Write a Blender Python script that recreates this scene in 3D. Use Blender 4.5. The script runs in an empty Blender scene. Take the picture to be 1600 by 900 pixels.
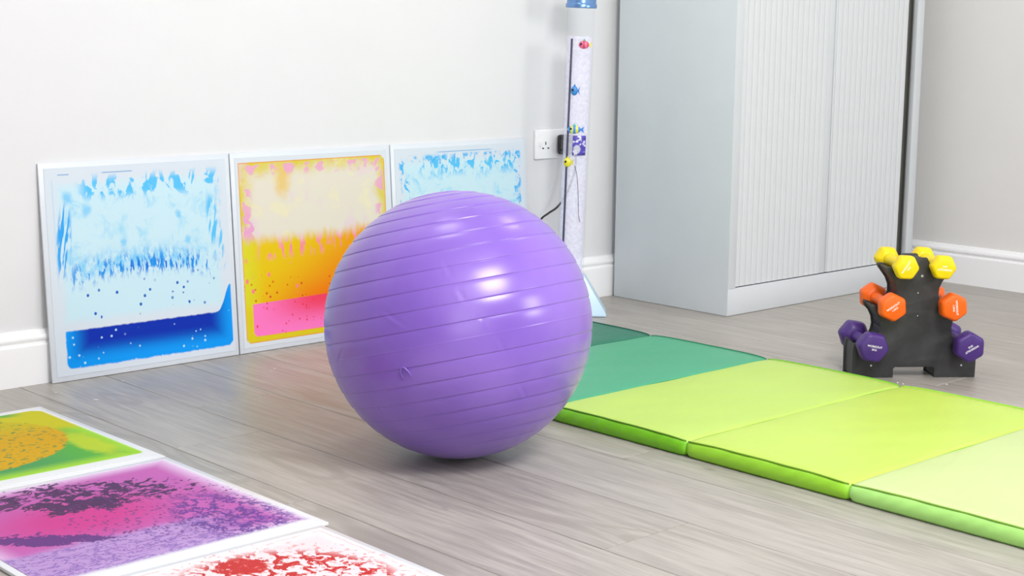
import bpy, bmesh, math, random
import numpy as np
from mathutils import Vector, Matrix, Euler
random.seed(7)
PI = math.pi

# ------------------------------------------------------------------ camera
CAM_H = 0.81
yaw, pitch, roll, FPX = math.radians(47.22), math.radians(9.506), math.radians(0.616), 2411.5
F = Vector((math.cos(yaw)*math.cos(pitch), math.sin(yaw)*math.cos(pitch), -math.sin(pitch)))
r0 = F.cross(Vector((0, 0, 1))).normalized(); u0 = r0.cross(F)
Rv = math.cos(roll)*r0 + math.sin(roll)*u0
Uv = -math.sin(roll)*r0 + math.cos(roll)*u0
scn = bpy.context.scene
cd = bpy.data.cameras.new('camera'); cam = bpy.data.objects.new('camera', cd)
scn.collection.objects.link(cam); scn.camera = cam
cam.matrix_world = Matrix(((Rv.x, Uv.x, -F.x, 0), (Rv.y, Uv.y, -F.y, 0), (Rv.z, Uv.z, -F.z, CAM_H), (0, 0, 0, 1)))
cd.sensor_width = 36; cd.lens = FPX/1600*36; cd.clip_start = 0.05; cd.clip_end = 50

# ------------------------------------------------------------------ world, lamps, exposure
w = bpy.data.worlds.new('world'); scn.world = w; w.use_nodes = True
w.node_tree.nodes['Background'].inputs[0].default_value = (0.80, 0.87, 1.0, 1)
w.node_tree.nodes['Background'].inputs[1].default_value = 0.5
scn.view_settings.view_transform = 'Standard'; scn.view_settings.look = 'None'
scn.view_settings.gamma = 1; scn.view_settings.use_curve_mapping = False
scn.view_settings.exposure = -0.47

def area_light(name, loc, target, size, size_y, power, col=(1, 1, 1), spread=PI):
    d = bpy.data.lights.new(name, 'AREA'); d.shape = 'RECTANGLE'; d.size = size; d.size_y = size_y
    d.energy = power; d.color = col; d.spread = spread
    o = bpy.data.objects.new(name, d); scn.collection.objects.link(o)
    o.location = loc
    o.rotation_euler = (Vector(target)-Vector(loc)).to_track_quat('-Z', 'Y').to_euler()
    return o
area_light('flash_softbox', (1.72, 0.40, 2.02), (1.9, 2.3, 0.3), 0.80, 0.76, 66, (1, 0.99, 0.98))
area_light('window_light', (3.6, -1.2, 1.6), (3.2, 3.2, 0.6), 0.9, 0.8, 50, (0.97, 0.985, 1.0))
area_light('added_ceiling_fill', (1.3, 0.4, 2.42), (2.7, 2.3, 0.5), 2.0, 2.0, 22, (0.95, 0.975, 1.0))  # added fill lamp under the ceiling, placed to brighten wall and cabinet
area_light('added_fill_lamp', (-0.6, -1.6, 1.5), (3.4, 2.6, 0.7), 2.4, 2.0, 50, (0.98, 0.99, 1.0))  # added fill lamp behind the camera, brightens cabinet side and right wall

# ------------------------------------------------------------------ helpers
def lin(c):
    out = []
    for x in c[:3]:
        x = x/255.0
        out.append(x/12.92 if x <= 0.04045 else ((x+0.055)/1.055)**2.4)
    return (*out, 1)

class S:
    """a value socket with arithmetic that builds Math nodes"""
    def __init__(s, t, sock): s.t = t; s.k = sock
    def _m(s, op, *a):
        n = s.t.nodes.new('ShaderNodeMath'); n.operation = op
        for i, x in enumerate((s,)+a):
            if isinstance(x, S): s.t.links.new(x.k, n.inputs[i])
            else: n.inputs[i].default_value = x
        return S(s.t, n.outputs[0])
    def __add__(s, o): return s._m('ADD', o)
    def __radd__(s, o): return s._m('ADD', o)
    def __sub__(s, o): return s._m('SUBTRACT', o)
    def __rsub__(s, o): return (s*-1)+o
    def __mul__(s, o): return s._m('MULTIPLY', o)
    def __rmul__(s, o): return s._m('MULTIPLY', o)
    def __truediv__(s, o): return s._m('DIVIDE', o)
    def abs(s): return s._m('ABSOLUTE')
    def mn(s, o): return s._m('MINIMUM', o)
    def mx(s, o): return s._m('MAXIMUM', o)
    def pw(s, o): return s._m('POWER', o)
    def sin(s): return s._m('SINE')
    def sqrt(s): return s._m('SQRT')
    def ss(s, a, b, lo=0., hi=1.):
        n = s.t.nodes.new('ShaderNodeMapRange'); n.interpolation_type = 'SMOOTHSTEP'; n.clamp = True
        s.t.links.new(s.k, n.inputs[0])
        if a <= b: vals = (a, b, lo, hi)
        else: vals = (b, a, hi, lo)
        for i, v in enumerate(vals): n.inputs[i+1].default_value = v
        return S(s.t, n.outputs[0])

class T:
    """node tree wrapper of one material"""
    def __init__(s, name):
        s.m = bpy.data.materials.new(name); s.m.use_nodes = True
        s.t = s.m.node_tree; s.b = s.t.nodes['Principled BSDF']; s.out = s.t.nodes['Material Output']
    def new(s, k): return s.t.nodes.new(k)
    def coords(s, kind='Object'):
        n = s.new('ShaderNodeTexCoord'); return n.outputs[kind]
    def xyz(s, v):
        n = s.new('ShaderNodeSeparateXYZ'); s.t.links.new(v, n.inputs[0])
        return [S(s.t, n.outputs[i]) for i in range(3)]
    def vec(s, x, y, z=0.):
        n = s.new('ShaderNodeCombineXYZ')
        for i, a in enumerate((x, y, z)):
            if isinstance(a, S): s.t.links.new(a.k, n.inputs[i])
            else: n.inputs[i].default_value = a
        return n.outputs[0]
    def noise(s, v, scale=5, detail=3, rough=.5, dist=0., color=False):
        n = s.new('ShaderNodeTexNoise'); s.t.links.new(v, n.inputs['Vector'])
        n.inputs['Scale'].default_value = scale; n.inputs['Detail'].default_value = detail
        n.inputs['Roughness'].default_value = rough; n.inputs['Distortion'].default_value = dist
        return S(s.t, n.outputs[0])
    def vor(s, v, scale=10, feature='F1', rnd=1.):
        n = s.new('ShaderNodeTexVoronoi'); n.feature = feature; s.t.links.new(v, n.inputs['Vector'])
        n.inputs['Scale'].default_value = scale; n.inputs['Randomness'].default_value = rnd
        if feature == 'DISTANCE_TO_EDGE': return S(s.t, n.outputs[0]), None
        c = s.new('ShaderNodeSeparateColor'); s.t.links.new(n.outputs['Color'], c.inputs[0])
        return S(s.t, n.outputs['Distance']), S(s.t, c.outputs[0])
    def mix(s, a, b, f):
        n = s.new('ShaderNodeMix'); n.data_type = 'RGBA'
        if isinstance(f, S): s.t.links.new(f.k, n.inputs[0])
        else: n.inputs[0].default_value = f
        for i, x in ((6, a), (7, b)):
            if isinstance(x, tuple): n.inputs[i].default_value = x
            else: s.t.links.new(x, n.inputs[i])
        return n.outputs[2]
    def base(s, c):
        if isinstance(c, tuple): s.b.inputs['Base Color'].default_value = c
        else: s.t.links.new(c, s.b.inputs['Base Color'])
        return s
    def set(s, **k):
        names = dict(rough='Roughness', metal='Metallic', coat='Coat Weight', coatr='Coat Roughness', ior='IOR',
                     spec='Specular IOR Level', trans='Transmission Weight', alpha='Alpha', sub='Subsurface Weight')
        for a, v in k.items():
            i = s.b.inputs[names[a]]
            if isinstance(v, S): s.t.links.new(v.k, i)
            else: i.default_value = v
        return s
    def bump(s, h, strength=.3, dist=.001):
        n = s.new('ShaderNodeBump'); s.t.links.new(h.k, n.inputs['Height'])
        n.inputs['Strength'].default_value = strength; n.inputs['Distance'].default_value = dist
        s.t.links.new(n.outputs[0], s.b.inputs['Normal']); return s

def plain(name, rgb, rough=.5, var=.04, bump=0., bscale=200, **k):
    """procedural material: base tone with a faint noise"""
    t = T(name); c = lin(rgb); o = t.coords()
    n = t.noise(o, 9, 4)
    d = tuple(x*(1-var) for x in c[:3])+(1,)
    t.base(t.mix(d, c, n.ss(.3, .7))).set(rough=rough, **k)
    if bump: t.bump(t.noise(o, bscale, 3), bump, .0006)
    return t.m

def ink_uv(t, size):
    x, y, z = t.xyz(t.coords()); return x/size, y/size

def link(o): scn.collection.objects.link(o); return o
def mesh(name, verts, faces, mat=None, parent=None, smooth=False, loc=None, rot=None):
    me = bpy.data.meshes.new(name); me.from_pydata([tuple(v) for v in verts], [], faces); me.update()
    if smooth: me.polygons.foreach_set('use_smooth', [True]*len(me.polygons))
    if mat: me.materials.append(mat)
    o = link(bpy.data.objects.new(name, me))
    if parent: o.parent = parent
    if loc: o.location = loc
    if rot: o.rotation_euler = rot
    return o
def from_bm(name, bm, mat=None, parent=None, smooth=False, loc=None, rot=None):
    me = bpy.data.meshes.new(name); bm.normal_update(); bm.to_mesh(me); bm.free()
    if smooth:
        me.polygons.foreach_set('use_smooth', [True]*len(me.polygons))
        try: me.set_sharp_from_angle(angle=math.radians(35))
        except Exception: pass
    if mat: me.materials.append(mat)
    o = link(bpy.data.objects.new(name, me))
    if parent: o.parent = parent
    if loc: o.location = loc
    if rot: o.rotation_euler = rot
    return o
def box_bm(lo, hi, bev=0., seg=2, bm=None):
    own = bm is None
    if own: bm = bmesh.new()
    c = [(a+b)/2 for a, b in zip(lo, hi)]; s = [b-a for a, b in zip(lo, hi)]
    q = bmesh.ops.create_cube(bm, size=1, matrix=Matrix.Translation(c) @ Matrix.Diagonal((*s, 1)))
    if bev:
        es = list({e for v in q['verts'] for e in v.link_edges})
        bmesh.ops.bevel(bm, geom=es, offset=bev, segments=seg, affect='EDGES', profile=.5)
    return bm
def box(name, lo, hi, mat, parent=None, bev=0., seg=2, **k):
    return from_bm(name, box_bm(lo, hi, bev, seg), mat, parent, smooth=bev > 0, **k)
def empty(name, loc=(0, 0, 0), rot=(0, 0, 0)):
    o = link(bpy.data.objects.new(name, None)); o.location = loc; o.rotation_euler = rot; o.empty_display_size = .05; return o
def tag(o, label, cat, group=None):
    o['label'] = label; o['category'] = cat
    if group: o['group'] = group
    return o
def struct(o): o['kind'] = 'structure'; return o
def tube_mesh(pts, rad, n=8, closed=False):
    pts = [Vector(p) for p in pts]; V = []; Fc = []
    prev = None
    for i, p in enumerate(pts):
        a = pts[max(i-1, 0)]; b = pts[min(i+1, len(pts)-1)]
        d = (b-a).normalized()
        if prev is None:
            ref = Vector((0, 0, 1)) if abs(d.z) < .9 else Vector((1, 0, 0))
            x = d.cross(ref).normalized()
        else: x = (prev - d*prev.dot(d)).normalized()
        prev = x; y = d.cross(x)
        rr = rad[i] if isinstance(rad, (list, tuple)) else rad
        for k in range(n):
            t = 2*PI*k/n; V.append(p+(x*math.cos(t)+y*math.sin(t))*rr)
    for i in range(len(pts)-1):
        for k in range(n):
            Fc.append((i*n+k, i*n+(k+1) % n, (i+1)*n+(k+1) % n, (i+1)*n+k))
    Fc.append(tuple(range(n))[::-1]); Fc.append(tuple(range((len(pts)-1)*n, len(pts)*n)))
    return V, Fc
def tube(name, pts, rad, mat, parent=None, n=8, **k):
    V, Fc = tube_mesh(pts, rad, n); return mesh(name, V, Fc, mat, parent, True, **k)
def spline(pts, n=8):
    P = [Vector(p) for p in pts]; P = [2*P[0]-P[1]]+P+[2*P[-1]-P[-2]]; out = []
    for i in range(1, len(P)-2):
        for k in range(n):
            t = k/n; a, b, c, d = P[i-1:i+3]
            out.append(.5*((2*b)+(c-a)*t+(2*a-5*b+4*c-d)*t*t+(3*b-a-3*c+d)*t**3))
    out.append(P[-2]); return out
def lathe(name, prof, mat, parent=None, n=48, smooth=True, **k):
    V = []; Fc = []
    for r, z in prof:
        for i in range(n):
            t = 2*PI*i/n; V.append((r*math.cos(t), r*math.sin(t), z))
    for j in range(len(prof)-1):
        for i in range(n):
            Fc.append((j*n+i, j*n+(i+1) % n, (j+1)*n+(i+1) % n, (j+1)*n+i))
    if prof[0][0] > 1e-6: Fc.append(tuple(range(n))[::-1])
    if prof[-1][0] > 1e-6: Fc.append(tuple(range((len(prof)-1)*n, len(prof)*n)))
    o = mesh(name, V, Fc, mat, parent, False, **k)
    if smooth:
        me = o.data; me.polygons.foreach_set('use_smooth', [len(p.vertices) == 4 for p in me.polygons])
        try: me.set_sharp_from_angle(angle=math.radians(38))
        except Exception: pass
    return o
def prism(name, outline, y0, y1, mat, parent=None, bev=0., **k):
    """outline in (x, z), extruded along y"""
    bm = bmesh.new()
    vs = [bm.verts.new((x, y0, z)) for x, z in outline]
    f = bm.faces.new(vs)
    e = bmesh.ops.extrude_face_region(bm, geom=[f])
    bmesh.ops.translate(bm, verts=[v for v in e['geom'] if isinstance(v, bmesh.types.BMVert)], vec=(0, y1-y0, 0))
    bmesh.ops.recalc_face_normals(bm, faces=bm.faces)
    if bev:
        es = [ed for ed in bm.edges if abs(ed.verts[0].co.y-ed.verts[1].co.y) < 1e-6]
        bmesh.ops.bevel(bm, geom=es, offset=bev, segments=2, affect='EDGES', profile=.5)
    return from_bm(name, bm, mat, parent, smooth=True, **k)

# ------------------------------------------------------------------ structure
XR, YB, XL, YF, ZC = 4.503, 3.273, -2.6, -3.0, 2.5
M_wall = plain('wall_paint', (226, 226, 228), .75, .015, .12, 260)
M_wallr = plain('wall_paint_warm_grey', (230, 228, 226), .75, .015, .12, 260)
M_skirt = plain('gloss_white_skirting', (250, 250, 251), .28, .01)
M_ceil = plain('ceiling_white', (238, 239, 241), .9, .02)

def floor_mat():
    t = T('grey_oak_vinyl')
    oi = t.new('ShaderNodeObjectInfo'); rnd = S(t.t, oi.outputs['Random'])
    x, y, z = t.xyz(t.coords())
    off = rnd*37.
    v = t.vec(x*1.0+off, y*.11+off, rnd*9)
    warp = t.noise(t.vec(x*1.+off, y*.32, rnd*5), 9, 2)
    v2 = t.vec(x+off+warp*.035, y*.07+off, 0.)
    g1 = t.noise(v2, 62, 5, .62)
    g2 = t.noise(t.vec(x+off, y*.025, 3.), 190, 3, .55)
    big = t.noise(v, 6, 3)
    # cathedral rings around knots
    vx = t.vec(x*1.+off*.3, y*.30+off, 2.)
    kn = t.noise(vx, 5.5, 1.2, .4)
    rings = ((kn*85.)+(g1*3.)).sin()*.5+.5
    ringmask = kn.ss(.56, .66)
    c = t.mix(lin((155, 148, 141)), lin((177, 171, 163)), g1.ss(.34, .66))
    c = t.mix(c, lin((138, 132, 126)), g2.ss(.50, .66)*.42)
    c = t.mix(c, lin((188, 184, 180)), big.ss(.45, .75)*.22)
    c = t.mix(c, lin((146, 139, 131)), rings.ss(.40, .95)*ringmask*.50)
    spot = t.noise(t.vec(x+off, y*.45, 7.), 16, 2)
    c = t.mix(c, lin((120, 114, 110)), spot.ss(.74, .80)*.55)
    hsv = t.new('ShaderNodeHueSaturation'); t.t.links.new(c, hsv.inputs['Color'])
    t.t.links.new((rnd*.08+.95).k, hsv.inputs['Value'])
    t.base(hsv.outputs[0]).set(rough=g1.ss(.2, .8, .30, .44), spec=.5)
    t.bump(g2+g1, .18, .0004)
    return t.m
M_floor = floor_mat()
M_gap = plain('joint_dark_grey', (92, 86, 80), .8)  # slab colour, an even dark grey seen in the plank joints
floor = struct(box('floor', (XL, YF, -.06), (XR+.02, YB+.02, -.0035), M_gap))
PW, PL, X0 = .203, 1.22, 1.70
joint = {0: 1.618, -1: 2.58, -2: 2.138, 2: 1.962, 1: 2.29, 3: 2.71, 4: 2.05}
cols_ = range(math.floor((XL-X0)/PW), math.ceil((XR-X0)/PW))
def plank_mesh(wx, ly):
    g = .0008; b = .0011; z0 = -.004
    V = []
    for zz, q in ((z0, g), (-b*.7, g), (0., g+b)):
        V += [(q, q, zz), (wx-q, q, zz), (wx-q, ly-q, zz), (q, ly-q, zz)]
    Fc = [(3, 2, 1, 0)]
    for a in (0, 4):
        for i in range(4): Fc.append((a+i, a+(i+1) % 4, a+4+(i+1) % 4, a+4+i))
    Fc.append((8, 9, 10, 11))
    me = bpy.data.meshes.new('plank'); me.from_pydata(V, [], Fc); me.materials.append(M_floor); me.update(); return me
full_plank = plank_mesh(PW, PL)
for k in cols_:
    xa, xb = max(XL, X0+k*PW), min(XR, X0+(k+1)*PW)
    j = joint.get(k, (k*.447) % PL)
    ys = sorted({YF, YB} | {j+i*PL for i in range(-6, 6) if YF+.05 < j+i*PL < YB-.05})
    for a, b in zip(ys[:-1], ys[1:]):
        me = full_plank if (abs(b-a-PL) < 1e-4 and abs(xb-xa-PW) < 1e-4) else plank_mesh(xb-xa, b-a)
        o = link(bpy.data.objects.new('plank', me)); o.parent = floor; o.location = (xa, a, 0)

struct(box('wall_back', (XL, YB, 0), (XR+.1, YB+.1, ZC), M_wall))
struct(box('wall_right', (XR, YF, 0), (XR+.1, YB, ZC), M_wallr))
struct(box('wall_left', (XL-.1, YF, 0), (XL, YB+.1, ZC), M_wall))
struct(box('wall_front', (XL-.1, YF-.1, 0), (XR+.1, YF, ZC), M_wall))
struct(box('ceiling', (XL-.1, YF-.1, ZC), (XR+.1, YB+.1, ZC+.1), M_ceil))
sk = [(0, 0), (.018, 0), (.018, .090), (.0165, .0935), (.0125, .0955), (.0125, .0985), (.0165, .1035), (.0172, .108), (.0155, .1135),
      (.011, .1175), (.0085, .121), (.006, .1245), (0, .1255)]
def skirting(name, a, b, nrm):
    a = Vector(a); b = Vector(b); nrm = Vector(nrm); V = []
    for p in (a, b):
        for d, z in sk: V.append(p+nrm*d+Vector((0, 0, z)))
    n = len(sk); Fc = [(i, (i+1) % n, n+(i+1) % n, n+i) for i in range(n)]+[tuple(range(n)), tuple(range(n, 2*n))[::-1]]
    return struct(mesh(name, V, Fc, M_skirt))
skirting('baseboard_back', (XL, YB, 0), (XR, YB, 0), (0, -1, 0))
skirting('baseboard_right', (XR, YB-.018, 0), (XR, YF, 0), (-1, 0, 0))

# ceiling lamps (LED panels) that mirror in the ball
M_led = T('led_diffuser'); M_led.b.inputs['Emission Color'].default_value = (1, .97, .93, 1)
M_led.b.inputs['Emission Strength'].default_value = 14
M_ledf = plain('lamp_frame_white', (240, 240, 240), .4)
for i, (x, y, s) in enumerate(((1.93, 2.62, .42), (3.72, 2.50, .42))):
    e = empty('ceiling_light', (x, y, ZC))
    tag(e, ('square ceiling light panel above the purple ball', 'square ceiling light panel above the grey cabinet front')[i], 'ceiling light', 'ceiling light panels')
    box('frame', (-s/2-.02, -s/2-.02, -.02), (s/2+.02, s/2+.02, -.0005), M_ledf, e, .003)
    box('diffuser', (-s/2, -s/2, -.023), (s/2, s/2, -.0205), M_led.m, e)

# ------------------------------------------------------------------ liquid tiles
M_tframe = plain('tile_white_vinyl', (216, 222, 230), .32, .01)
M_tframe_f = plain('floor_tile_white_vinyl', (224, 225, 229), .30, .01)

def edge_dist(u, v, u0_, u1_, v0_, v1_):
    return (u-u0_).mn((u-u1_)*-1).mn(v-v0_).mn((v-v1_)*-1)
def blob(u, v, cu, cv, ru, rv, ang=0.):
    c, s_ = math.cos(ang), math.sin(ang)
    a = (u-cu)*c+(v-cv)*s_; b = (v-cv)*c-(u-cu)*s_
    return ((a/ru)*(a/ru)+(b/rv)*(b/rv)).sqrt()      # 1 at the rim

def ink_blue(name, S0, seed, tank=True):
    t = T(name); u, v = ink_uv(t, S0)
    P = t.vec(u, v, float(seed))
    wn = t.noise(P, 7, 4, .6); wn2 = t.noise(t.vec(u, v, seed+4.), 26, 4, .6)
    uu = u+(wn-.5)*.10; vv = v+(wn2-.5)*.05
    bg = lin((210, 219, 229)); pale = lin((196, 225, 236)); light = lin((86, 188, 238)); blue = lin((28, 140, 226)); deep = lin((0, 66, 190))
    body = edge_dist(u+(wn2-.5)*.05, v+(wn-.5)*.03, .055, .945, .24 if tank else .03, .93)
    c = t.mix(bg, pale, body.ss(.0, .06))
    # cloudy interior
    cl = t.noise(P, 11, 6, .68, .6)
    c = t.mix(c, lin((160, 212, 236)), cl.ss(.48, .72)*body.ss(.05, .12)*v.ss(.44, .5))
    # edge blotches of the upper field
    ed = edge_dist(uu, v+(wn2-.5)*.10, .10, .915, .3, .855)
    rim = ed.ss(-.035, .0)*ed.ss(.10, .01)
    vert = t.noise(t.vec(u*30., v*7., float(seed)), 1, 3, .6)
    side = v.ss(.44, .5)
    topband = v.ss(.80, .86)*v.ss(.955, .90)
    c = t.mix(c, light, rim*side*(vert*.30+cl*.70).ss(.50, .62)*.42)
    tb = t.noise(t.vec(u*21., v*11., seed+2.), 1, 3, .55, .9)
    c = t.mix(c, light, topband*tb.ss(.52, .57)*u.ss(.16, .24)*u.ss(.96, .90))
    if tank:
        # long side streaks
        sn = t.noise(t.vec(u*62.+(v*-12.), v*7., seed+9.), 1, 2, .5)
        sl = blob(u, v, .10, .64, .035, .17, -.10).ss(1.25, .75)
        sr = blob(u, v, .90, .63, .035, .18, .16).ss(1.25, .75)
        c = t.mix(c, lin((48, 160, 232)), sl*sn.ss(.46, .52))
        c = t.mix(c, light, sr*sn.ss(.50, .56))
        # fringe of drips
        arc = v+((u-.5)*(u-.5))*.30
        fn = t.noise(t.vec(u*48., v*11., seed+5.), 1, 3, .6)
        band = arc.ss(.43, .50)*arc.ss(.60, .52)
        c = t.mix(c, light, arc.ss(.47, .52)*arc.ss(.64, .53)*u.ss(.1, .2)*u.ss(.88, .70)*t.noise(t.vec(u*30., v*14., 1.), 1, 4, .7).ss(.38, .62)*.8)
        c = t.mix(c, blue, band*fn.ss(.52, .58)*u.ss(.08, .16)*u.ss(.92, .84))
        bl2 = arc.ss(.45, .49)*arc.ss(.55, .50)*u.ss(.3, .4)*u.ss(.8, .68)
        c = t.mix(c, lin((10, 110, 215)), bl2*t.noise(t.vec(u*60., v*13., seed+8.), 1, 2).ss(.54, .60))
        for cu, cv, ru in ((.40, .615, .022), (.745, .60, .022), (.22, .775, .03), (.70, .73, .018), (.13, .84, .03)):
            c = t.mix(c, light, blob(u+(wn2-.5)*.05, v+(cl-.5)*.05, cu, cv, ru*.8, ru).ss(1.5, .3)*.65)
        # dots between fringe and tank
        d, rc = t.vor(t.vec(u, v*.9, float(seed)), 34)
        c = t.mix(c, lin((30, 96, 190)), d.ss(.28, .20)*rc.ss(.74, .80)*v.ss(.235, .26)*v.ss(.50, .40)*u.ss(.12, .18)*u.ss(.9, .86))
        # dark tank at the foot
        top = (u.ss(.86, .965).pw(2.2))*.13+.232+(wn2-.5)*.012
        tk = (top-v).ss(-.002, .006)*(v+(wn2-.5)*.02).ss(.050, .060)*(u+(wn2-.5)*.02).ss(.074, .084)*(u).ss(.972, .964)
        cr = edge_dist(u, v, .075, .970, .05, 2.)
        tk = tk*(u+v).ss(.145, .155)*((u*-1)+v).ss(-.895, -.885)
        depth = v.ss(.045, .15)*cr.ss(.0, .13)
        tc = t.mix(lin((0, 150, 240)), lin((0, 44, 168)), depth)
        sd, sc_ = t.vor(t.vec(u, v, seed+3.), 42)
        lot = u.ss(.33, .22)*.22
        tc = t.mix(tc, lin((190, 228, 250)), sd.ss(.32, .18)*(sc_+lot).ss(.86, .90)*.85)
        c = t.mix(c, tc, tk)
        ln = (v-.947).abs().ss(.004, .002)*(u.ss(.085, .095)*u.ss(.15, .14)+u.ss(.30, .32)*u.ss(.47, .46))
        c = t.mix(c, lin((110, 156, 206)), ln*.7)
        ln2 = (u-.060).abs().ss(.004, .002)*v.ss(.4, .5)*v.ss(.93, .92)
        c = t.mix(c, lin((186, 214, 232)), ln2)
    else:
        bn = t.noise(t.vec(u*1.5, v, seed+6.), 14, 5, .65, .5)
        e2 = edge_dist(u, v, .045, .955, .04, .945)
        c = t.mix(c, lin((70, 176, 236)), (bn-e2.ss(0., .13)*.16).ss(.50, .56)*e2.ss(.0, .02)*e2.ss(.24, .06))
        c = t.mix(c, lin((120, 206, 240)), cl.ss(.56, .66)*e2.ss(.02, .08)*.6)
        c = t.mix(c, lin((96, 170, 222)), (v-.950).abs().ss(.003, .001)*u.ss(.3, .35)*u.ss(.75, .7))
    t.base(c).set(rough=.36, spec=.22); return t.m

def ink_sun(name, S0):
    t = T(name); u, v = ink_uv(t, S0)
    wn = t.noise(t.vec(u, v, 1.), 8, 4, .6); w2 = t.noise(t.vec(u, v, 6.), 24, 3, .6)
    bg = lin((212, 219, 227)); yel = lin((214, 196, 56)); cream = lin((222, 215, 200)); pink = lin((228, 160, 200))
    e = edge_dist(u, v, .040, .958, .045, .955)
    pad = e.ss(-.001, .004)
    ei = e+(wn-.5)*.06
    cl = t.noise(t.vec(u, v, 3.), 5, 5, .6)
    up = t.mix(yel, cream, (ei+(cl-.5)*.16).ss(-.01, .10))
    up = t.mix(up, lin((224, 200, 212)), t.noise(t.vec(u, v, 8.), 6, 3).ss(.54, .68)*.6)
    up = t.mix(up, lin((232, 224, 176)), t.noise(t.vec(u, v, 11.), 9, 3).ss(.55, .7)*.5)
    up = t.mix(up, lin((226, 186, 60)), blob(u+(wn-.5)*.1, v+(w2-.5)*.1, .30, .86, .05, .09).ss(1.4, .3)*.7)
    pk = t.noise(t.vec(u*1.1, v, 14.), 17, 3, .5, .4)
    up = t.mix(up, pink, pk.ss(.52, .58)*(e.ss(.01, .02)*e.ss(.085, .05))*.85)
    up = t.mix(up, pink, blob(u+(w2-.5)*.08, v, .085, .60, .030, .10).ss(1.2, .8)*pk.ss(.42, .5))
    # orange field
    low = v+(u-.3)*-.02
    org = t.mix(lin((226, 190, 6)), lin((232, 128, 0)), (u+(v*-1.5)).ss(-.50, .25))
    org = t.mix(lin((214, 208, 40)), org, u.ss(.05, .18))
    org = t.mix(org, lin((236, 112, 0)), v.ss(.36, .20)*u.ss(.2, .6))
    fr = t.noise(t.vec(u*26., v*6., 3.), 1, 3, .55)
    org = t.mix(org, lin((240, 140, 150)), fr.ss(.52, .56)*low.ss(.445, .50)*u.ss(.1, .2))
    d, rc = t.vor(t.vec(u, v*.8, 2.), 30)
    org = t.mix(org, lin((240, 130, 130)), d.ss(.34, .24)*rc.ss(.72, .76)*low.ss(.26, .30)*low.ss(.50, .44)*u.ss(.5, .3))
    d2, rc2 = t.vor(t.vec(u, v, 5.), 46)
    org = t.mix(org, lin((214, 78, 20)), d2.ss(.34, .22)*rc2.ss(.76, .80)*low.ss(.42, .32))
    c = t.mix(org, up, (low+(fr-.5)*.10).ss(.525, .60)*u.ss(-.1, .02).mx(low.ss(.60, .66)))
    c = t.mix(c, lin((216, 198, 30)), v.ss(.085, .07).mx(u.ss(.10, .07)*v.ss(.26, .20)))
    # pink tank
    tank = (low*-1+.248).ss(-.001, .004)*edge_dist(u, v, .085, .955, .075, 2.).ss(.0, .006)*(u+v).ss(.175, .19)
    tc = t.mix(lin((248, 120, 192)), lin((238, 62, 96)), v.ss(.08, .235)*u.ss(.06, .5))
    tc = t.mix(tc, lin((226, 50, 60)), d2.ss(.30, .2)*rc2.ss(.70, .76)*.8)
    c = t.mix(c, tc, tank)
    ln = (e-.004).abs().ss(.0035, .002)
    c = t.mix(c, lin((228, 140, 70)), ln*.75)
    c = t.mix(bg, c, pad*(u+v).ss(.10, .115)*((u*-1)+v*-1).ss(-1.895, -1.88))
    t.base(c).set(rough=.36, spec=.22); return t.m

def ink_green(name, S0):
    # a: from the right edge to the left, b: from the wall side towards the camera
    t = T(name); a, b = ink_uv(t, S0)
    wn = t.noise(t.vec(a, b, 2.), 8, 4, .6); w2 = t.noise(t.vec(a, b, 6.), 30, 3, .6)
    e = edge_dist(a, b, .035, .965, .055, .945)
    gr = t.mix(lin((88, 170, 60)), lin((74, 150, 84)), a.ss(.15, .45))
    c = t.mix(gr, lin((160, 210, 50)), e.ss(.11, .0))
    stroke = t.noise(t.vec(a*5., b*9., 3.), 1, 4, .6)
    c = t.mix(c, lin((190, 206, 40)), blob(a+(wn-.5)*.1, b+(w2-.5)*.1, .13, .68, .06, .22).ss(1.3, .5)*.85)
    c = t.mix(c, lin((196, 190, 16)), (b*1.+(wn-.5)*.14).ss(.48, .36))
    c = t.mix(c, lin((96, 170, 70)), b.ss(.15, .07)*stroke.ss(.45, .6)*a.ss(.1, .2))
    disc = blob(a+(w2-.5)*.06, b+(wn-.5)*.04, .60, .42, .47, .40).ss(1.02, .98)
    dc = t.mix(lin((206, 160, 0)), lin((194, 178, 6)), b.ss(.45, .2))
    sp = t.noise(t.vec(a*1., b*1.3, 8.), 34, 3, .6)
    dc = t.mix(dc, lin((70, 130, 70)), sp.ss(.575, .61)*.85)
    c = t.mix(c, dc, disc)
    c = t.mix(lin((224, 226, 228)), c, e.ss(-.004, .012)*(a+b).ss(.12, .14)*((b*-1)+a).ss(-.90, -.88))
    t.base(c).set(rough=.5, ior=1.16); return t.m

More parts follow.
